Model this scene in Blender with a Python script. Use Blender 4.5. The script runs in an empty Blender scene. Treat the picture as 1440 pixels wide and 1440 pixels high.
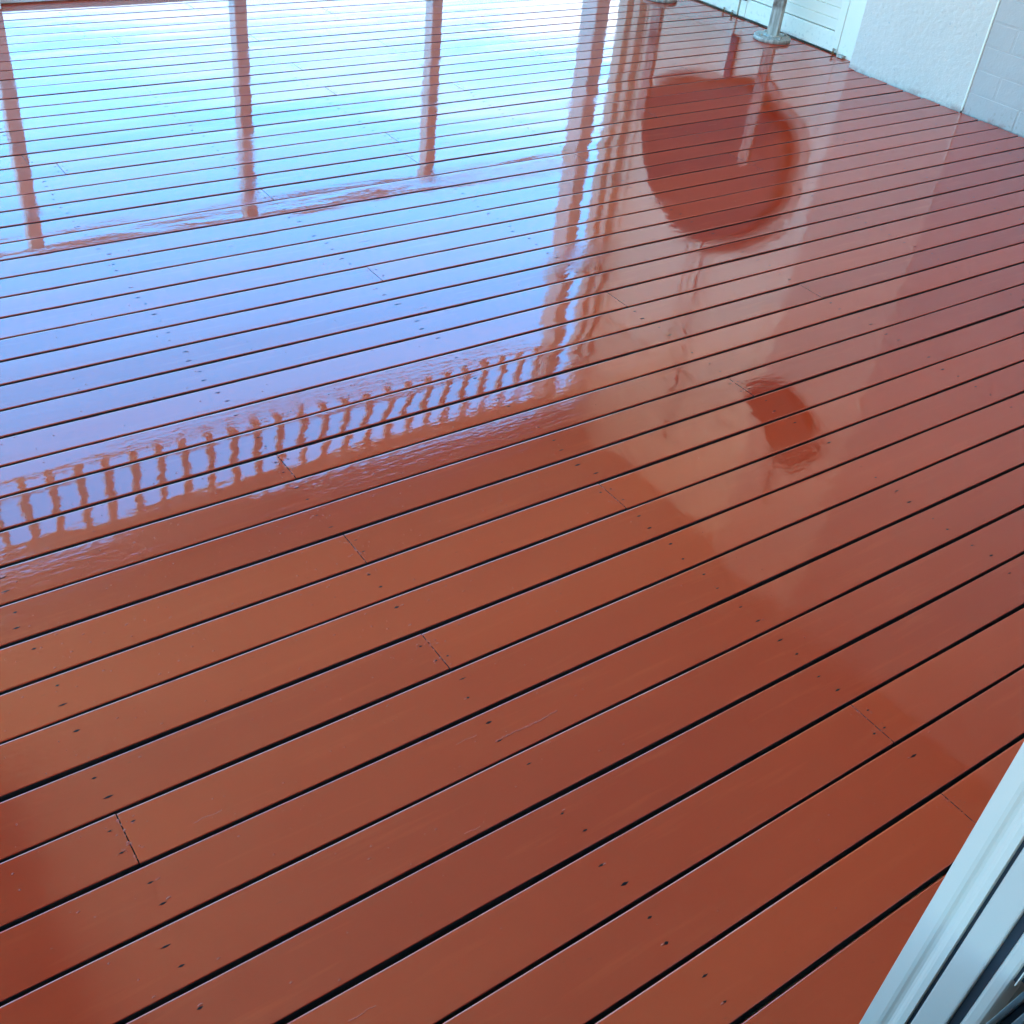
import bpy, bmesh, math, random
from mathutils import Matrix, Vector
random.seed(7)
SC = bpy.context.scene
COL = SC.collection
R = math.radians

# ------------------------------------------------------------------ camera
H = 1.3
cam = bpy.data.objects.new('camera', bpy.data.cameras.new('camera'))
COL.objects.link(cam)
M = Matrix(((0.81976307, 0.28845488, -0.49475479),
            (-0.56486736, 0.5496574, -0.61546861),
            (0.09441071, 0.78400926, 0.61352758))).to_4x4()
M.translation = (0, 0, H)
cam.matrix_world = M
cam.data.sensor_width = 36
cam.data.sensor_fit = 'HORIZONTAL'
cam.data.angle = R(50.3061)
cam.data.clip_start = 0.02
cam.data.clip_end = 5000
SC.camera = cam

# ------------------------------------------------------------------ sky, sun, exposure
SUN_EL, SUN_AZ = 55, 165          # azimuth clockwise from +Y (behind the house)
w = bpy.data.worlds.new('World'); SC.world = w; w.use_nodes = True
nt = w.node_tree
bg = nt.nodes['Background']
sky = nt.nodes.new('ShaderNodeTexSky')
sky.sky_type = 'NISHITA'; sky.sun_disc = False
sky.sun_elevation = R(SUN_EL); sky.sun_rotation = R(SUN_AZ)
sky.altitude = 50; sky.air_density = 1.0; sky.dust_density = 0.9; sky.ozone_density = 2.0
tint = nt.nodes.new('ShaderNodeMix'); tint.data_type = 'RGBA'; tint.blend_type = 'MULTIPLY'   # cool white balance of the photograph
tint.inputs['Factor'].default_value = 1
nt.links.new(sky.outputs[0], tint.inputs[6]); tint.inputs[7].default_value = (.22, 1.10, 1.40, 1)
# thin bright haze-cloud in streaks low over the horizon, all the way round
gen = nt.nodes.new('ShaderNodeTexCoord')
sepw = nt.nodes.new('ShaderNodeSeparateXYZ'); nt.links.new(gen.outputs['Generated'], sepw.inputs[0])
mpw = nt.nodes.new('ShaderNodeMapping'); mpw.inputs['Scale'].default_value = (2.2, 2.2, 13); nt.links.new(gen.outputs['Generated'], mpw.inputs[0])
nzw = nt.nodes.new('ShaderNodeTexNoise'); nzw.inputs['Scale'].default_value = 1.6; nzw.inputs['Detail'].default_value = 5; nt.links.new(mpw.outputs[0], nzw.inputs['Vector'])
def mr(v, a, b, c, d):
    x = nt.nodes.new('ShaderNodeMapRange'); x.interpolation_type = 'SMOOTHSTEP'; nt.links.new(v, x.inputs['Value'])
    for k_, q in zip(('From Min', 'From Max', 'To Min', 'To Max'), (a, b, c, d)): x.inputs[k_].default_value = q
    return x.outputs['Result']
def mul(a, b):
    x = nt.nodes.new('ShaderNodeMath'); x.operation = 'MULTIPLY'; nt.links.new(a, x.inputs[0]); nt.links.new(b, x.inputs[1]); return x.outputs[0]
cf = mul(mr(nzw.outputs['Fac'], .38, .64, .18, .9), mr(sepw.outputs[2], .20, .40, 1, 0))
cl = nt.nodes.new('ShaderNodeMix'); cl.data_type = 'RGBA'; nt.links.new(cf, cl.inputs['Factor'])
nt.links.new(tint.outputs[2], cl.inputs[6]); cl.inputs[7].default_value = (2.5, 2.6, 2.75, 1)
nt.links.new(cl.outputs[2], bg.inputs[0])
bg.inputs[1].default_value = 0.15
sl = bpy.data.lights.new('sun', 'SUN'); sl.energy = 3.5; sl.angle = R(0.5); sl.color = (1, .96, .9)
so = bpy.data.objects.new('sun', sl); COL.objects.link(so)
sd = Vector((math.sin(R(SUN_AZ)) * math.cos(R(SUN_EL)), math.cos(R(SUN_AZ)) * math.cos(R(SUN_EL)), math.sin(R(SUN_EL))))
so.rotation_euler = sd.to_track_quat('Z', 'Y').to_euler()
so.location = (0, 0, 20)
SC.view_settings.view_transform = 'Standard'
SC.view_settings.look = 'None'
SC.view_settings.gamma = 1
SC.view_settings.use_curve_mapping = False
SC.view_settings.exposure = 3.23
SC.render.engine = 'CYCLES'
SC.cycles.use_denoising = True
SC.cycles.max_bounces = 10
SC.cycles.diffuse_bounces = 6
SC.cycles.caustics_reflective = True

# ------------------------------------------------------------------ node helpers
def new_mat(name, base=(.5, .5, .5), rough=.5, metal=0., ior=1.5):
    m = bpy.data.materials.new(name); m.use_nodes = True
    n = m.node_tree; b = n.nodes['Principled BSDF']
    b.inputs['Base Color'].default_value = (*base, 1)
    b.inputs['Roughness'].default_value = rough
    b.inputs['Metallic'].default_value = metal
    b.inputs['IOR'].default_value = ior
    return m, n, b

def nd(n, typ, **kw):
    x = n.nodes.new(typ)
    for k, v in kw.items(): setattr(x, k, v)
    return x

def noise(n, vec, scale=(1, 1, 1), s=1., detail=2., rough=.5, off=(0, 0, 0)):
    mp = nd(n, 'ShaderNodeMapping')
    mp.inputs['Scale'].default_value = scale
    mp.inputs['Location'].default_value = off
    n.links.new(vec, mp.inputs[0])
    t = nd(n, 'ShaderNodeTexNoise')
    t.inputs['Scale'].default_value = s
    t.inputs['Detail'].default_value = detail
    t.inputs['Roughness'].default_value = rough
    n.links.new(mp.outputs[0], t.inputs['Vector'])
    return t.outputs['Fac']

def math_n(n, op, a, b=None, c=None):
    x = nd(n, 'ShaderNodeMath', operation=op)
    for i, v in enumerate((a, b, c)):
        if v is None: continue
        if isinstance(v, (int, float)): x.inputs[i].default_value = v
        else: n.links.new(v, x.inputs[i])
    return x.outputs[0]

def maprange(n, v, a, b, c, d, smooth=False):
    x = nd(n, 'ShaderNodeMapRange')
    if smooth: x.interpolation_type = 'SMOOTHSTEP'
    n.links.new(v, x.inputs['Value'])
    for k, q in zip(('From Min', 'From Max', 'To Min', 'To Max'), (a, b, c, d)): x.inputs[k].default_value = q
    return x.outputs['Result']

def mixc(n, f, a, b):
    x = nd(n, 'ShaderNodeMix', data_type='RGBA')
    if isinstance(f, (int, float)): x.inputs['Factor'].default_value = f
    else: n.links.new(f, x.inputs['Factor'])
    for k, v in ((6, a), (7, b)):
        if isinstance(v, tuple): x.inputs[k].default_value = (*v, 1)
        else: n.links.new(v, x.inputs[k])
    return x.outputs[2]

def bump(n, h, dist, strength=1., prev=None):
    x = nd(n, 'ShaderNodeBump')
    x.inputs['Distance'].default_value = dist
    x.inputs['Strength'].default_value = strength
    n.links.new(h, x.inputs['Height'])
    if prev is not None: n.links.new(prev, x.inputs['Normal'])
    return x.outputs[0]

# ------------------------------------------------------------------ materials
# wet-looking red-brown deck paint
PAINT, n, b = new_mat('deck_paint', (.3, .045, .018), .05, 0., 1.9)
pos = nd(n, 'ShaderNodeNewGeometry').outputs['Position']
inf = nd(n, 'ShaderNodeObjectInfo').outputs['Random']
tone = noise(n, pos, (1.1, 5, 1), 1.0, 3)
tone2 = math_n(n, 'ADD', math_n(n, 'MULTIPLY', tone, .6), math_n(n, 'MULTIPLY', inf, .5))
cb = mixc(n, maprange(n, tone2, .3, .7, 0, 1), (.49, .030, .009), (.60, .046, .0110))
fleck = noise(n, pos, (60, 140, 60), 1.0, 2)
cb = mixc(n, maprange(n, fleck, .70, .80, 0, .35), cb, (.30, .034, .015))
lap = noise(n, pos, (3.5, 38, 1), 1.0, 3, .6, (7, 3, 0))
cb = mixc(n, maprange(n, lap, .58, .74, 0, .45), cb, (.66, .060, .016))
n.links.new(cb, b.inputs['Base Color'])
# patches where the brush left the grain open
pm = noise(n, pos, (.9, 4.5, 1), 1.0, 2, .55, (6.4, 2.9, 0))
rmask = maprange(n, pm, .47, .64, 0, 1, True)
grain = noise(n, pos, (13, 95, 1), 1.0, 1.5, .5)
g2 = noise(n, pos, (75, 120, 1), 1.0, .5, .5, (5, 2, 0))
orange = noise(n, pos, (70, 210, 1), 1.0, 2)
ripple = noise(n, pos, (9, 26, 1), 1.0, 1, .4)
wave = noise(n, pos, (2.2, 7, 1), 1.0, 1, .4, (9, 4, 0))
b0 = bump(n, wave, .0009)
b1 = bump(n, ripple, .00022, 1., b0)
b2 = bump(n, orange, .000016, 1., b1)
gs = math_n(n, 'MULTIPLY', grain, maprange(n, rmask, 0, 1, .12, 1.))
b3 = bump(n, gs, .00024, 1., b2)
gs2 = math_n(n, 'MULTIPLY', g2, maprange(n, rmask, 0, 1, .2, 1.))
b4 = bump(n, gs2, .00017, 1., b3)
n.links.new(b4, b.inputs['Normal'])
n.links.new(maprange(n, rmask, 0, 1, .025, .09), b.inputs['Roughness'])

RAWSHADE, n, b = new_mat('raw_gap_shade', (.020, .008, .007), .8)  # unpainted sides, near-black so the gap shade is in the colour
PIT, n, b = new_mat('nail_pit', (.018, .006, .005), .7)
b.inputs['Specular IOR Level'].default_value = .15
BLOB, n, b = new_mat('paint_blob', (.5, .052, .02), .08)
TIMBER, n, b = new_mat('dark_timber', (.03, .02, .016), .8)
pos = nd(n, 'ShaderNodeNewGeometry').outputs['Position']
n.links.new(mixc(n, noise(n, pos, (3, 60, 60), 1, 3), (.018, .012, .010), (.05, .03, .024)), b.inputs['Base Color'])

def white_paint(name, col, rough, bs=0., bd=0., var=.06, dirt=0.):
    m, n, b = new_mat(name, col, rough)
    pos = nd(n, 'ShaderNodeNewGeometry').outputs['Position']
    v = noise(n, pos, (1, 1, 1), 3.5, 4, .6)
    d = tuple(c * (1 - var * 2) for c in col)
    cc = mixc(n, maprange(n, v, .3, .7, 0, 1), d, col)
    if dirt:
        sep = nd(n, 'ShaderNodeSeparateXYZ'); n.links.new(pos, sep.inputs[0])
        sp = noise(n, pos, (1, 1, 1), 55, 3, .6)
        low = maprange(n, sep.outputs[2], 0, .10, 1, 0)
        f = math_n(n, 'MULTIPLY', math_n(n, 'MULTIPLY', maprange(n, sp, .56, .68, 0, 1), low), dirt)
        cc = mixc(n, f, cc, (.34, .22, .17))
        foot = noise(n, pos, (1, 14, 10), 1.0, 3, .6, (0, 3, 1))
        cc = mixc(n, math_n(n, 'MULTIPLY', maprange(n, foot, .5, .6, 0, .5), maprange(n, sep.outputs[2], .004, .022, 1, 0)), cc, (.40, .13, .09))
        sp2 = noise(n, pos, (1, 1, 1), 90, 1, .5, (4, 4, 4))
        cc = mixc(n, maprange(n, sp2, .76, .80, 0, .5), cc, (.33, .32, .31))
    n.links.new(cc, b.inputs['Base Color'])
    if bd:
        f1 = noise(n, pos, (1, 1, 1), bs, 3, .65)
        f2 = noise(n, pos, (1, 1, 1), bs * .22, 2, .5, (2, 7, 1))
        x = bump(n, f1, bd)
        x = bump(n, f2, bd * 1.6, 1., x)
        n.links.new(x, b.inputs['Normal'])
    return m

STUCCO = white_paint('rendered_plaster', (.75, .58, .475), .75, 230, .0026, .03, .3)
BRICKP = white_paint('painted_brick', (.545, .425, .365), .6, 120, .0012, .05, .5)
DOORP = white_paint('door_paint', (.90, .76, .60), .35, 40, .0003, .02, .35)
TRIMP = white_paint('trim_paint', (.90, .76, .60), .4, 30, .0003, .02, .3)
RAILP = white_paint('balustrade_paint', (.84, .78, .72), .4, 30, .0003, .04)
CEILP = white_paint('ceiling_paint', (.66, .49, .34), .7, 20, .0004, .05)
DARKBEAM = white_paint('beam_stain', (.14, .085, .055), .6, 40, .001, .1)
ALU = white_paint('powder_coat', (.62, .43, .335), .35, 60, .0001, .02)
ALU2 = white_paint('powder_coat_grey', (.54, .375, .30), .4, 60, .0001, .03)
SEAL, n, b = new_mat('rubber_seal', (.02, .021, .026), .5)
TRACK, n, b = new_mat('track_metal', (.35, .36, .36), .35, .8)
pos = nd(n, 'ShaderNodeNewGeometry').outputs['Position']
n.links.new(mixc(n, maprange(n, noise(n, pos, (8, 60, 60), 1, 4), .45, .65, 0, 1), (.34, .35, .35), (.12, .10, .085)), b.inputs['Base Color'])
STEEL, n, b = new_mat('weathered_steel', (.34, .34, .32), .55, .15)
pos = nd(n, 'ShaderNodeNewGeometry').outputs['Position']
sep = nd(n, 'ShaderNodeSeparateXYZ'); n.links.new(pos, sep.inputs[0])
c1 = mixc(n, maprange(n, noise(n, pos, (90, 90, 9), 1, 4, .6), .4, .65, 0, 1), (.56, .47, .385), (.30, .24, .19))
rust = math_n(n, 'MULTIPLY', maprange(n, sep.outputs[2], .13, .155, 0, 1), maprange(n, sep.outputs[2], .19, .23, 1, 0))
rust = math_n(n, 'MULTIPLY', rust, maprange(n, noise(n, pos, (40, 40, 25), 1, 3), .35, .6, .2, 1))
n.links.new(mixc(n, rust, c1, (.16, .09, .06)), b.inputs['Base Color'])
n.links.new(bump(n, noise(n, pos, (120, 120, 60), 1, 3), .0008), b.inputs['Normal'])
BRASS, n, b = new_mat('rusty_bolt', (.35, .17, .06), .5, .4)
STANDIN, n, b = new_mat('stand_in_dark', (.10, .06, .04), .7)
pos = nd(n, 'ShaderNodeNewGeometry').outputs['Position']
n.links.new(bump(n, noise(n, pos, (1, 1, 1), 120, 2), .004), b.inputs['Normal'])
BLURRING, n, b = new_mat('blur_ring_dark', (.30, .20, .14), .8)  # in-between tones that paint a soft edge around the mirrored shapes
BLURRING2, n, b = new_mat('blur_ring_pale', (.62, .45, .35), .8)
GROUND, n, b = new_mat('ground_mat', (.12, .13, .07), .9)
pos = nd(n, 'ShaderNodeNewGeometry').outputs['Position']
n.links.new(mixc(n, noise(n, pos, (1, 1, 1), .6, 6, .6), (.26, .20, .12), (.40, .32, .21)), b.inputs['Base Color'])
BOUNCE, n, b = new_mat('bounce_concrete', (.5, .49, .46), .8)
pos = nd(n, 'ShaderNodeNewGeometry').outputs['Position']
n.links.new(mixc(n, noise(n, pos, (1, 1, 1), 2.5, 6, .6), (.50, .40, .29), (.60, .49, .36)), b.inputs['Base Color'])
ROOFM, n, b = new_mat('roof_metal', (.3, .3, .3), .5, .3)
FLOORM, n, b = new_mat('interior_tile', (.35, .32, .28), .4)

# ------------------------------------------------------------------ mesh helpers
def add_box(bm, lo, hi, bev=0., seg=2):
    vs = [bm.verts.new((x, y, z)) for x in (lo[0], hi[0]) for y in (lo[1], hi[1]) for z in (lo[2], hi[2])]
    fs = [(0, 1, 3, 2), (4, 6, 7, 5), (0, 4, 5, 1), (2, 3, 7, 6), (0, 2, 6, 4), (1, 5, 7, 3)]
    F = [bm.faces.new([vs[i] for i in f]) for f in fs]
    if bev:
        es = list({e for f in F for e in f.edges})
        bmesh.ops.bevel(bm, geom=es, offset=bev, segments=seg, profile=.5, affect='EDGES')

def add_cyl(bm, c, r, z0, z1, n=32, r2=None, bev=0.):
    r2 = r if r2 is None else r2
    prof = [(r, z0), (r2, z1)]
    if bev: prof = [(r, z0), (r, z1 - bev), (r - bev * .3, z1 - bev * .3), (r - bev, z1)]
    rings = [[bm.verts.new((c[0] + q * math.cos(a), c[1] + q * math.sin(a), z)) for a in [2 * math.pi * i / n for i in range(n)]] for q, z in prof]
    for A, B in zip(rings, rings[1:]):
        for i in range(n): bm.faces.new((A[i], A[(i + 1) % n], B[(i + 1) % n], B[i]))
    bm.faces.new(rings[0][::-1]); bm.faces.new(rings[-1])

def add_tube(bm, pts, r, n=8):
    rings = []
    for i, p in enumerate(pts):
        p = Vector(p)
        d = (Vector(pts[min(i + 1, len(pts) - 1)]) - Vector(pts[max(i - 1, 0)])).normalized()
        u = d.orthogonal().normalized(); v = d.cross(u)
        rings.append([bm.verts.new(p + r * (math.cos(a) * u + math.sin(a) * v)) for a in [2 * math.pi * k / n for k in range(n)]])
    for A, B in zip(rings, rings[1:]):
        for k in range(n): bm.faces.new((A[k], A[(k + 1) % n], B[(k + 1) % n], B[k]))
    bm.faces.new(rings[0][::-1]); bm.faces.new(rings[-1])

def mesh_of(bm, name, m, smooth=False):
    bmesh.ops.recalc_face_normals(bm, faces=bm.faces)
    me = bpy.data.meshes.new(name); bm.to_mesh(me); bm.free()
    me.materials.append(m)
    if smooth:
        for p in me.polygons: p.use_smooth = True
    return me

def link(name, me, parent=None, loc=None):
    o = bpy.data.objects.new(name, me); COL.objects.link(o)
    if parent is not None: o.parent = parent
    if loc is not None: o.location = loc
    return o

def obj(name, bm, m, parent=None, smooth=False, loc=None):
    return link(name, mesh_of(bm, name, m, smooth), parent, loc)

def box(name, lo, hi, m, parent=None, bev=0.):
    bm = bmesh.new(); add_box(bm, lo, hi, bev); return obj(name, bm, m, parent)

def thing(name, label, cat, loc=(0, 0, 0), group=None, kind=None):
    o = bpy.data.objects.new(name, None); COL.objects.link(o); o.location = loc
    o['label'] = label; o['category'] = cat
    if group: o['group'] = group
    if kind: o['kind'] = kind
    o.empty_display_size = .1
    return o

def tag(o, label=None, cat=None, group=None, kind=None):
    for k, v in (('label', label), ('category', cat), ('group', group), ('kind', kind)):
        if v: o[k] = v
    return o

# ------------------------------------------------------------------ the setting
g = box('ground', (-1500, -1500, -.75), (1500, 1500, -.6), GROUND); tag(g, kind='structure', label='ground below and beyond the deck', cat='ground')

pv = box('bounce_paving', (-16, -8, -.59), (-.66, 5.1, -.03), BOUNCE); tag(pv, kind='structure', label='added pale slab left of the deck that bounces sunlight under the roof', cat='bounce_paving')  # made-up terrace, added to bounce sunlight onto ceiling and deck

# ---- deck -------------------------------------------------------------
Y0, PITCH = 0.8145, 0.096794
OFF = [-3.6, -1.5, 0.6, 0.7, -0.5, -0.2, 1.4, 2.9, 4.2, 4.6, 3.9, 2.9, 2.0, 1.2, 0.3, -0.6, -1.3, -2.1, -3.4, -5.1, -6.3, -6.2, -5.9, -5.6, -5.4, -5.8, -7.3, -8.6, -8.1, -6.5, -5.8, -5.5, -3.8, -1.6, -0.1, 2.8, 6.4, 6.7, 5.2, 5.8, 8.3, 10.9, 13.4, 17.6, 24.2, 28.4]
def gapY(k):
    i = min(max(k + 4, 0), len(OFF) - 1)
    return Y0 + PITCH * k + OFF[i] / 1000
K0, K1 = -6, 44
XL = -.62
GAP, BR, BF = .0063, .0013, .0036     # gap, near-edge and far-edge rounding
JOISTS = [.17 + .547 * j for j in range(-3, 8)]
KNOWN = {5: [.73], 2: [.723], 4: [1.259], 1: [.176], -3: [1.257], -5: [1.24], 6: [1.805], 9: [2.357], 11: [1.814], 25: [.79], 27: [3.45],
         37: [1.355], 24: [1.847], 33: [2.93], 8: [.73], 15: [1.30], 20: [2.36], 31: [2.94], 32: [1.88], 29: [1.87], 36: [1.88], 35: [2.95]}
deck = thing('deck', 'glossy red-brown painted timber deck with long boards', 'deck', (0, 0, 0), kind='structure')

ROW = {}
for k in range(K0, K1):
    rr = random.Random(100 + k)
    ROW[k] = dict(tilt=rr.gauss(0, .0022), cup=rr.gauss(.0035, .0035), a=rr.uniform(.0004, .0018), w=rr.uniform(.8, 2.2), p=rr.uniform(0, 6.3),
                  z=rr.gauss(0, .0004), a2=rr.uniform(.0002, .0009), p2=rr.uniform(0, 6.3), w2=rr.uniform(1.5, 4))

def surf(k, x, y):
    q = ROW[k]; ya, yb = gapY(k) + GAP / 2, gapY(k + 1) - GAP / 2
    hw = (yb - ya) / 2; t = y - (ya + yb) / 2
    tl = q['tilt'] + q['a'] * math.sin(q['w'] * x + q['p'])
    cp = q['cup'] + q['a2'] * 2 * math.sin(q['w2'] * x + q['p2'])
    return q['z'] + tl * t - cp * t * t / (2 * hw) + q['a2'] * .2 * math.sin(q['w2'] * x + q['p'])

def plank(k, xa, xb):
    ya, yb = gapY(k) + GAP / 2, gapY(k + 1) - GAP / 2
    T = .022
    prof = [(ya + .0015, -T), (ya, -T + .0015), (ya, -BR - .0008), (ya, -BR)]
    arc = []
    for i in range(1, 5):
        a = math.pi / 2 * i / 4
        arc.append((ya + BR - BR * math.cos(a), -BR + BR * math.sin(a)))
    top = [(ya + BR + .0012, 0)] + [(ya + (yb - ya) * f, 0) for f in (.15, .32, .5, .68, .85)] + [(yb - BF - .0012, 0)]
    arc2 = [(yb - BF + BF * math.sin(a), -BF + BF * math.cos(a)) for a in [math.pi / 2 * i / 5 for i in range(5)]]
    prof = prof + arc + top + arc2 + [(yb, -BF), (yb, -BF - .0008), (yb, -T + .0015), (yb - .0015, -T)]
    n = max(2, int((xb - xa) / .16))
    bm = bmesh.new()
    rings = []
    xs = [xa + (xb - xa) * i / n for i in range(n + 1)]
    rr = random.Random(k * 31 + int(xa * 100))
    ph = rr.uniform(0, 6)
    for j, x in enumerate(xs):
        wob = .0009 * math.sin(2.3 * x + ph) + .0005 * math.sin(9.7 * x + 2 * ph)
        ring = []
        for (y, z) in prof:
            yc = min(max(y, ya), yb)
            zz = z + (surf(k, x, yc) if z > -.015 else 0)
            ring.append(bm.verts.new((x, y + (wob if z > -.02 else 0), zz)))
        rings.append(ring)
    m = len(prof)
    for A, B in zip(rings, rings[1:]):
        for i in range(m):
            bm.faces.new((A[i], A[(i + 1) % m], B[(i + 1) % m], B[i]))
    for ring in (rings[0][::-1], rings[-1]): bm.faces.new([bm.verts.new(v.co) for v in ring])   # end grain with its own hard edge
    me = mesh_of(bm, 'plank', PAINT, True)
    me.materials.append(RAWSHADE)                    # paint stops just below the edge; near-black under it paints in gap shade
    for p in me.polygons:
        if p.center.z < -.0042 or len(p.vertices) > 4: p.material_index = 1
    return link('plank', me, deck)

pits, blobs = bmesh.new(), bmesh.new()
def pit(bm, k, x, y, L, W, lift=.0005):
    n = 10; c = bm.verts.new((x, y, surf(k, x, y) + lift)); ring = []
    for i in range(n):
        a = 2 * math.pi * i / n
        px = x + L * math.cos(a) * (1.35 if abs(math.sin(a)) < .3 else .85); py = y + W * math.sin(a)
        ring.append(bm.verts.new((px, py, surf(k, px, py) + .00025)))
    for i in range(n): bm.faces.new((c, ring[i], ring[(i + 1) % n]))

def lump(bm, k, x, y, rx, ry, h):
    n = 8; c = bm.verts.new((x, y, surf(k, x, y) + h)); r1, r2 = [], []
    for i in range(n):
        a = 2 * math.pi * i / n
        for f, hh, L in ((.6, .7, r1), (1., -.1, r2)):
            px, py = x + rx * f * math.cos(a), y + ry * f * math.sin(a)
            L.append(bm.verts.new((px, py, surf(k, px, py) + h * hh)))
    for i in range(n):
        j = (i + 1) % n
        bm.faces.new((c, r1[i], r1[j])); bm.faces.new((r1[i], r2[i], r2[j], r1[j]))

for k in range(K0, K1):
    rr = random.Random(500 + k)
    yb0, yb1 = gapY(k), gapY(k + 1); ym = (yb0 + yb1) / 2
    xr = 4.238 if ym < 3.25 else 4.3425
    xr += rr.uniform(-.004, .003)
    js = list(KNOWN.get(k, []))
    if not js:
        if k > 20: js = [rr.choice(JOISTS[3:9])]
        elif k > 12: js = [rr.choice([JOISTS[2], JOISTS[8]])]
        else: js = [JOISTS[1]]
    if min(js) - XL > 3.4: js.append(JOISTS[1] if k % 2 else JOISTS[2])
    js = sorted(js)
    xs = [XL] + js + [xr]
    for a, c in zip(xs, xs[1:]):
        plank(k, a + (.0009 if a != XL else 0), c - (.0009 if c != xr else 0))
    W = yb1 - yb0
    for xj in JOISTS:
        if xj > xr - .05 or xj < XL + .1: continue
        joint = [j for j in js if abs(j - xj) < .12]
        for s in (-1, 1):
            y = ym + s * W * .2 + rr.gauss(0, .0018)
            if joint:
                for d in (-1, 1):
                    x = joint[0] + d * rr.uniform(.010, .016)
                    
                    if rr.random() < .7: pit(pits, k, x, y, rr.uniform(.002, .0032), rr.uniform(.0012, .0019))
                    for _ in range(3):
                        lump(blobs, k, x + rr.gauss(0, .006), y + rr.gauss(0, .005), rr.uniform(.001, .003), rr.uniform(.0007, .0016), rr.uniform(.0004, .0010))
            else:
                x = xj + rr.gauss(0, .005)
                if rr.random() < .85: pit(pits, k, x, y, rr.uniform(.0024, .0066), rr.uniform(.0012, .0023))
                if rr.random() < .35: lump(blobs, k, x + rr.gauss(0, .006), y + rr.gauss(0, .003), .004, .0015, .0009)
        for j in joint:
            for _ in range(14):
                lump(blobs, k, j + rr.gauss(0, .0012), rr.uniform(yb0 + .008, yb1 - .008), rr.uniform(.0008, .0024), rr.uniform(.0008, .0024), rr.uniform(.0004, .0011))
# stray bits of grit and paint skin caught in the wet paint
rr = random.Random(9)
for _ in range(1500):
    x = rr.uniform(-.1, 4.1); y = rr.uniform(.35, 4.2)
    if rr.random() < .55: x = rr.gauss(.5, .45); y = rr.gauss(1.35, .35)
    k = int(math.floor((y - Y0) / PITCH))
    if not (K0 <= k < K1): continue
    ya, yb = gapY(k) + .009, gapY(k + 1) - .009
    if not ya < y < yb: continue
    s = rr.choice((.0006, .0009, .0013))
    lump(blobs, k, x, y, s * rr.uniform(1, 2.4), s, s * .8)
# one long wrinkle of paint skin on the near boards
for i in range(40):
    t = i / 39
    x = .7037 + t * .118; y = .8463 + .0012 * math.sin(7 * t) + t * .0031
    k = int(math.floor((y - Y0) / PITCH))
    if gapY(k) + .008 < y < gapY(k + 1) - .008: lump(blobs, k, x + rr.gauss(0, .0006), y + rr.gauss(0, .0006), rr.uniform(.0018, .0040), .0012, rr.uniform(.0007, .0015))
for _ in range(46):
    x = rr.uniform(-.1, 3.6); y = rr.uniform(.4, 3.2); k = int(math.floor((y - Y0) / PITCH)); L = rr.uniform(.012, .05)
    for i in range(int(L / .0022)):
        xx = x + i * .0022
        if gapY(k) + .01 < y < gapY(k + 1) - .01: lump(blobs, k, xx, y + .0008 * math.sin(xx * 210) + rr.gauss(0, .0003), rr.uniform(.0012, .0026), .0007, rr.uniform(.0002, .0006))
o = obj('nail_hole', pits, PIT, deck, True); o['kind'] = 'stuff'
o = obj('paint_lump', blobs, BLOB, deck, True); o['kind'] = 'stuff'
for xj in JOISTS:
    box('joist', (xj - .023, gapY(K0) + .01, -.14), (xj + .023, gapY(K1) - .02, -.0225), TIMBER, deck)
box('deck_skirt', (XL, gapY(K1) - .018, -.3), (4.32, gapY(K1) - .002, -.024), PAINT, deck)

# ---- right-hand walls ---------------------------------------------------
pier = thing('rendered_pier', 'white rough-rendered pier between the louvred door and the painted brick wall', 'wall', (4.4, 2.96, 0))
def child_box(name, lo, hi, m, p, bev=0.):
    l = p.location
    return box(name, tuple(a - c for a, c in zip(lo, l)), tuple(a - c for a, c in zip(hi, l)), m, p, bev)
child_box('render_face', (4.25, 2.652, -.3), (4.60, 3.268, 2.878), STUCCO, pier, .004)
child_box('corner_bead', (4.2484, 2.6445, .004), (4.262, 2.654, 2.876), TRIMP, pier, .002)

bw = thing('brick_wall', 'grey-white painted brick wall to the right of the rendered pier', 'wall', (4.4, 1.3, 0))
child_box('backing', (4.2530, -.3, -.3), (4.60, 2.645, 2.878), BRICKP, bw)
bmb = bmesh.new(); add_box(bmb, (-.115, -.1165, -.0425), (.006, .1165, .0425), .0028, 3)
full = mesh_of(bmb, 'brick', BRICKP, False)
rest = bmesh.new()
PZ = .0905
rb = random.Random(4)
for c in range(-3, 31):
    z = .085 - PZ / 2 + c * PZ + 0.0
    off = 2.525 if c % 2 == 1 else 2.40
    for i in range(-2, 12):
        y1 = off + .24 - i * .24 - .0035; y0 = y1 - .233
        y1c = min(y1, 2.642)
        if y1c - y0 < .03 or y0 < 0: continue
        px = 4.2515 + rb.gauss(0, .0008)
        if z < 1.1 and y0 > 1.0:
            if y1c == y1:
                o = link('brick', full, bw, (px + .115 - 4.4, (y0 + y1) / 2 - 1.3, z))
            else:
                q = bmesh.new(); add_box(q, (px - 4.4, y0 - 1.3, z - .0425), (px + .121 - 4.4, y1c - 1.3, z + .0425), .003)
                obj('brick', q, BRICKP, bw)
        else:
            add_box(rest, (px - 4.4, y0 - 1.3, z - .0425), (px + .02 - 4.4, y1c - 1.3, z + .0425))
o = obj('brick_field', rest, BRICKP, bw); o['kind'] = 'stuff'

# louvred door leaves in the recess beyond the pier
WX = 4.345
jm = thing('door_jamb', 'smooth white door jamb beside the rendered pier', 'door jamb', (WX, 3.36, 0))
child_box('jamb_board', (WX, 3.27, -.3), (WX + .2, 3.428, 2.878), TRIMP, jm, .003)
child_box('foot_plate', (WX - .024, 3.372, .0015), (WX - .001, 3.405, .012), STEEL, jm, .001)

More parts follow.
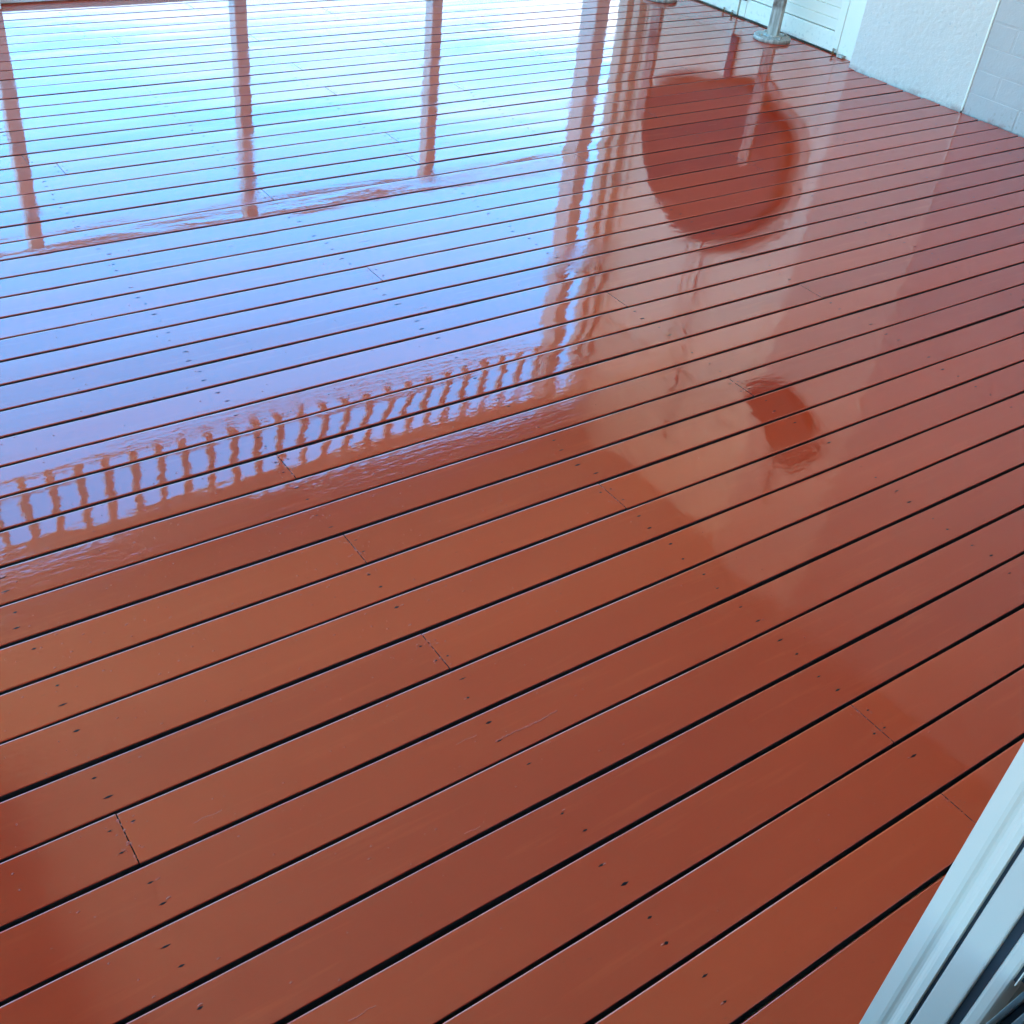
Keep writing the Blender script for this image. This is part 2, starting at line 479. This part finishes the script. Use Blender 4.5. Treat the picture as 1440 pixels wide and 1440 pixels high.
def leaf(y0, y1, lab):
    t = thing('louvred_door', lab, 'door', (WX, (y0 + y1) / 2, 0), 'louvred doors along the deck')
    a = lambda nm, lo, hi, m=DOORP, bv=.0025: child_box(nm, lo, hi, m, t, bv)
    a('stile', (WX + .002, y0, .007), (WX + .04, y0 + .042, 2.1))
    a('stile', (WX + .002, y1 - .042, .007), (WX + .04, y1, 2.1))
    a('bottom_rail', (WX + .004, y0 + .0425, .007), (WX + .038, y1 - .0425, .0915))
    a('top_rail', (WX + .004, y0 + .0425, 2.0), (WX + .038, y1 - .0425, 2.1))
    a('backing_board', (WX + .030, y0 + .043, .092), (WX + .037, y1 - .043, 2.0))
    L = (y1 - y0) - .087
    bm = bmesh.new(); add_box(bm, (-.006, -L / 2, -.0238), (.006, L / 2, .0238), .002)
    bmesh.ops.rotate(bm, verts=bm.verts, cent=(0, 0, 0), matrix=Matrix.Rotation(R(-7), 3, 'Y'))
    me = mesh_of(bm, 'slat', DOORP)
    for i in range(39):
        link('slat', me, t, (.014, 0, .119 + i * .0485))
    return t
leaf(3.432, 4.088, 'white louvred door leaf next to the jamb and the steel post')
leaf(4.100, 4.745, 'white louvred door leaf farther along, at the far end of the wall')
t = thing('lock_strip', 'short dark strip covering the lower meeting edge of the two louvred doors', 'door strip', (WX, 4.068, 0))
child_box('cover_strip', (WX - .014, 4.046, .085), (WX + .001, 4.092, .92), SEAL, t, .003)
for (y, lab, z1) in ((4.18, 'small rusty drop bolt at the foot of the far louvred door', .024), (4.119, 'small orange-rusted drop bolt at the meeting edge of the louvred doors', .024), (3.441, 'small rusty drop bolt beside the door jamb', .028)):
    t = thing('drop_bolt', lab, 'bolt', (WX - .012, y, 0), 'drop bolts at the foot of the doors')
    bm = bmesh.new(); add_cyl(bm, (0, 0), .0042, -.004, z1, 10, None, .001); obj('pin', bm, BRASS, t, True)
    bm = bmesh.new(); add_cyl(bm, (0, 0), .0065, z1 - .009, z1 - .002, 10); obj('knob', bm, STEEL, t, True)

fw = thing('end_wall', 'white boarded wall end beyond the louvred doors', 'wall', (WX + .1, 4.87, 0))
child_box('board', (WX, 4.753, -.3), (WX + .2, 4.762, 2.87), DOORP, fw)
child_box('board', (WX, 4.822, -.3), (WX + .2, 4.872, 2.87), DOORP, fw, .002)
child_box('board', (WX, 4.924, -.3), (WX + .2, 4.998, 2.87), DOORP, fw, .002)
child_box('backing', (WX + .05, 4.763, -.3), (WX + .19, 4.923, 2.86), DARKBEAM, fw)
lt = thing('lintel_wall', 'white wall above the louvred doors', 'wall', (WX, 4.08, 2.1))
child_box('wall_face', (WX, 3.43, 2.104), (WX + .2, 4.75, 2.878), DOORP, lt)

# ---- posts on round flanges --------------------------------------------
def flange_post(x, y, rot, lab):
    t = thing('steel_post', lab, 'post', (x, y, 0), 'short posts on round flanges by the doors')
    bm = bmesh.new(); add_cyl(bm, (0, 0), .0875, .0015, .019, 48, None, .004); obj('flange', bm, STEEL, t, True)
    bm = bmesh.new(); add_box(bm, (-.026, -.026, .0185), (.026, .026, .60), .004, 2)
    bmesh.ops.rotate(bm, verts=bm.verts, cent=(0, 0, 0), matrix=Matrix.Rotation(R(rot), 3, 'Z'))
    obj('shaft', bm, STEEL, t)
    bm = bmesh.new()
    add_cyl(bm, (0, 0), .046, .0185, .026, 24, .030); obj('collar', bm, STEEL, t, True)
    for i in range(4):
        a = R(45 + rot + 90 * i)
        bm = bmesh.new(); add_cyl(bm, (0, 0), .008, 0, .009, 6); obj('bolt', bm, STEEL, t, False, (.066 * math.cos(a), .066 * math.sin(a), .0185))
    return t
flange_post(4.213, 3.718, 28, 'short weathered steel post on a round flange close to the pier')
flange_post(4.16, 4.47, 28, 'short weathered steel post on a round flange nearest the deck corner')

# ---- made-up dark shapes on the walls, added for their reflections in the deck ------------
def tray(lab, c, outline, thick, cord, FX):
    t = thing('stand_in_tray', lab, 'reflection stand-in', c, 'made-up dark trays, unseen but mirrored in the deck')
    P = [Vector((0, y - c[1], z - c[2])) for y, z in outline]; N = len(P); ring0 = []
    for q in range(N):                                     # closed Catmull-Rom outline
        a, b_, d, e = P[q - 1], P[q], P[(q + 1) % N], P[(q + 2) % N]
        for u in range(4):
            f = u / 4
            ring0.append(.5 * (2 * b_ + (d - a) * f + (2 * a - 5 * b_ + 4 * d - e) * f * f + (3 * b_ - a - 3 * d + e) * f ** 3))
    bm = bmesh.new(); n = len(ring0); rings = []
    for f, x in [(1., 0), (1.0, .6), (.95, 1.), (.86, .75), (.5, .42), (.12, .36)]:
        rings.append([bm.verts.new((-thick * x, v.y * f, v.z * f)) for v in ring0])
    for A, B in zip(rings, rings[1:]):
        for i in range(n): bm.faces.new((A[i], A[(i + 1) % n], B[(i + 1) % n], B[i]))
    bm.faces.new(rings[0]); bm.faces.new(rings[-1])
    obj('tray_body', bm, STANDIN, t, True)
    for f0, f1, mt in ((1.002, 1.05, BLURRING), (1.052, 1.11, BLURRING2)):       # added paler rings feather the mirrored edge, longer on the near side
        bm = bmesh.new(); sh = Vector((0, -.05 * (f1 - .99) * 6 * abs(outline[0][0] - outline[len(outline) // 2][0]) / 1.1, 0))
        sh0 = Vector((0, -.05 * (f0 - .99) * 6 * abs(outline[0][0] - outline[len(outline) // 2][0]) / 1.1, 0))
        q0 = [(v * f0 + sh0) for v in ring0]; q1 = [(v * f1 + sh) for v in ring0]
        A = [[bm.verts.new((x, v.y, v.z)) for v in q] for x, q in ((FX, q0), (FX, q1), (FX + .003, q1), (FX + .003, q0))]
        for r_ in range(4):
            P0, P1 = A[r_], A[(r_ + 1) % 4]
            for i in range(n): bm.faces.new((P0[i], P0[(i + 1) % n], P1[(i + 1) % n], P1[i]))
        obj('blur_ring', bm, mt, t)
    bm = bmesh.new(); add_tube(bm, [(-.012, y - c[1], z - c[2]) for y, z in cord], .006)
    obj('cord', bm, STANDIN, t, True)
tray('large made-up oval tray standing for an unseen dark shape low on the louvred doors', (4.330, 4.08, .70),
     [(4.61, .52), (4.42, .40), (4.15, .33), (3.88, .26), (3.74, .33), (3.58, .40), (3.52, .56), (3.54, .80), (3.70, 1.02), (3.947, 1.15), (4.20, 1.16), (4.40, 1.05), (4.53, .90), (4.61, .70)],
     .05, [(3.95, 1.12), (3.957, 1.5), (3.945, 1.9), (3.955, 2.45)], .0105)
tray('small made-up tray standing for an unseen dark shape high on the rendered pier', (4.247, 3.07, 1.79),
     [(3.33, 1.70), (3.24, 1.63), (3.10, 1.585), (2.98, 1.62), (2.86, 1.70), (2.80, 1.80), (2.86, 1.95), (2.97, 2.03), (3.06, 1.96), (3.18, 1.85), (3.30, 1.80)],
     .045, [(3.03, 1.98), (3.03, 2.3)], -.004)

XR = -.55          # roof stops short here to let skylight in; added bounce slab lies beyond
# ---- balustrade, column, frieze ------------------------------------------
YR = 5.0
bal = thing('balustrade', 'white balustrade along the far edge of the deck', 'balustrade', (1.5, YR + .03, 0))
for i in range(-3, 3):
    x = 2.085 + 1.045 * i
    child_box('post', (x - .030, YR - .035, .002), (x + .030, YR + .035, 1.03), RAILP, bal, .004)
child_box('handrail', (XL, YR - .022, 1.033), (4.085, YR + .03, 1.055), RAILP, bal, .006)
child_box('bottom_rail', (XL, YR + .036, .005), (4.085, YR + .13, .028), RAILP, bal, .003)
col = thing('corner_column', 'white square column at the far right corner of the deck', 'column', (4.135, 4.945, 0))
child_box('shaft', (4.09, 4.88, .003), (4.18, 5.01, 2.70), RAILP, col, .004)
fr = thing('timber_frieze', 'white frieze of short balusters under the veranda eave', 'frieze', (1.5, 4.95, 2.25))
child_box('bottom_rail', (XR, 4.935, 2.235), (4.085, 4.965, 2.262), RAILP, fr, .003)
bm = bmesh.new(); add_box(bm, (-.022, -.014, 0), (.022, .014, .42), .004)
bme = mesh_of(bm, 'baluster', RAILP)
i = 0
x = .75 - 18 * .1429
while x < 4.07:
    if x > XR + .05: link('baluster', bme, fr, (x - 1.5, 0, .0125))
    x += .1429
# scalloped head board
bm = bmesh.new(); P = .1429; x0 = .75 - P * 8
def strip(yy):
    L = []
    xx = x0
    for j in range(23 + 8 + 1):
        for f in range(7):
            a = f / 6; X = x0 + j * P + P * a
            u = abs(2 * a - 1)
            L.append((X, 2.685 - .035 * max(0, u - .35) / .65 * max(0, u - .35) / .65, yy))
    return L
fa, fb = strip(4.937), strip(4.963)
def vrow(L, z=None): return [bm.verts.new((X - 1.5, Y - 4.95, (Z if z is None else z) - 2.25)) for X, Z, Y in L]
A, B, C_, D = vrow(fa), vrow(fa, 2.72), vrow(fb), vrow(fb, 2.72)
for q in range(len(fa) - 1):
    bm.faces.new((A[q], A[q + 1], B[q + 1], B[q])); bm.faces.new((C_[q], D[q], D[q + 1], C_[q + 1]))
    bm.faces.new((A[q], C_[q], C_[q + 1], A[q + 1])); bm.faces.new((B[q], B[q + 1], D[q + 1], D[q]))
obj('head_board', bm, RAILP, fr)
eb = box('eave_beam', (XR, 4.89, 2.722), (4.60, 5.02, 2.879), RAILP); tag(eb, 'white beam along the veranda eave', 'beam')

# ---- ceiling, roof, house -------------------------------------------------
ce = box('ceiling', (XR, -4.2, 2.88), (9, 5.03, 2.93), CEILP); tag(ce, 'pale veranda ceiling', 'ceiling', kind='structure')
hr = box('house_roof', (-2.7, -4.4, 2.935), (XR - .11, .35, 3.1), ROOFM); tag(hr, 'low metal roof over the room', 'roof')
rf = box('roof', (XR - .1, -4.4, 2.935), (9.3, 5.25, 3.1), ROOFM); tag(rf, 'low metal veranda roof', 'roof')
db = box('ceiling_beam', (XR, .3, 2.70), (.085, 3.9, 2.878), DARKBEAM); tag(db, 'wide dark stained beam under the ceiling', 'beam')

hw = thing('house_wall', 'white house wall around the doorway', 'wall', (1, .1, 0))
child_box('wall_panel', (.875, -.12, -.3), (4.25, .215, 2.875), BRICKP, hw)
child_box('wall_panel', (-2.3, -.12, -.3), (-1.2, .205, 2.875), BRICKP, hw)
child_box('wall_panel', (-1.199, -.12, 2.25), (.874, .205, 2.875), BRICKP, hw)
hb = box('house_block', (4.601, -4.0, -.3), (9, 5.0, 2.875), STUCCO); tag(hb, 'unseen solid house block behind the louvred doors that stops sun leaking through', 'building')  # added behind the doors to keep sun from leaking under them
fl = box('interior_floor', (-2.3, -4.0, .05), (4.25, -.125, .28), FLOORM); tag(fl, 'room floor behind the doorway', 'floor', kind='structure')
iw = box('interior_wall', (-2.3, -4.15, .0), (4.25, -4.0, 2.875), CEILP); tag(iw, 'back wall of the room', 'wall', kind='structure')

# sliding-door frame at the lower right, seen from the doorway
XJ = .80
sdn = thing('sliding_door_frame', 'white aluminium sliding door frame with dark seals at the lower right', 'door frame', (XJ, .15, 0))
def jy(az): return XJ / math.tan(R(az))
def jb(nm, az0, az1, dx, m, z0=.0, bev=.0015, depth=.06):
    return child_box(nm, (XJ + dx, jy(az1), z0), (XJ + dx + depth, jy(az0), 2.25), m, sdn, bev)
# outer jamb: one extrusion with a shallow rounded groove down its face
prof = [(73.98, .06), (73.98, .002), (74.04, 0), (75.05, 0), (75.3, .0008), (75.5, .0026), (75.7, .0034), (75.9, .0026), (76.1, .0008), (76.3, 0), (76.72, 0), (76.76, .002), (76.76, .06)]
bm = bmesh.new(); l = sdn.location
lo_r = [bm.verts.new((XJ + d - l.x, jy(a) - l.y, -.02)) for a, d in prof]
hi_r = [bm.verts.new((XJ + d - l.x, jy(a) - l.y, 2.25)) for a, d in prof]
for q in range(len(prof)): bm.faces.new((lo_r[q], lo_r[(q + 1) % len(prof)], hi_r[(q + 1) % len(prof)], hi_r[q]))
bm.faces.new(lo_r); bm.faces.new(hi_r)
obj('outer_jamb', bm, ALU, sdn)
jb('seal', 76.77, 77.03, .006, SEAL, -.02, 0)
jb('inner_jamb', 77.04, 79.03, .001, ALU2, -.02, .002)
jb('seal', 79.04, 79.68, .008, SEAL, -.02, .001)
jb('sash_stile', 79.69, 80.79, .004, ALU2, .0, .004)
jb('seal', 80.80, 81.04, .010, SEAL, .318, 0)
jb('glazing_bead', 81.05, 81.13, .006, ALU, .318, 0)
jb('sash_pane', 81.14, 88.5, .016, SEAL, .318, 0)
for (y0, y1, zt, m, nm) in ((.1105, .1158, .330, TRACK, 'track'), (.1025, .1103, .316, SEAL, 'sill_channel'), (.097, .1023, .330, TRACK, 'track'), (.070, .0968, .316, SEAL, 'sill_channel'), (.064, .0698, .330, TRACK, 'track'), (-.12, .0638, .312, TRACK, 'sill')):
    child_box(nm, (-1.19, y0, .25), (XJ + .0135, y1, zt), m, sdn, .001)
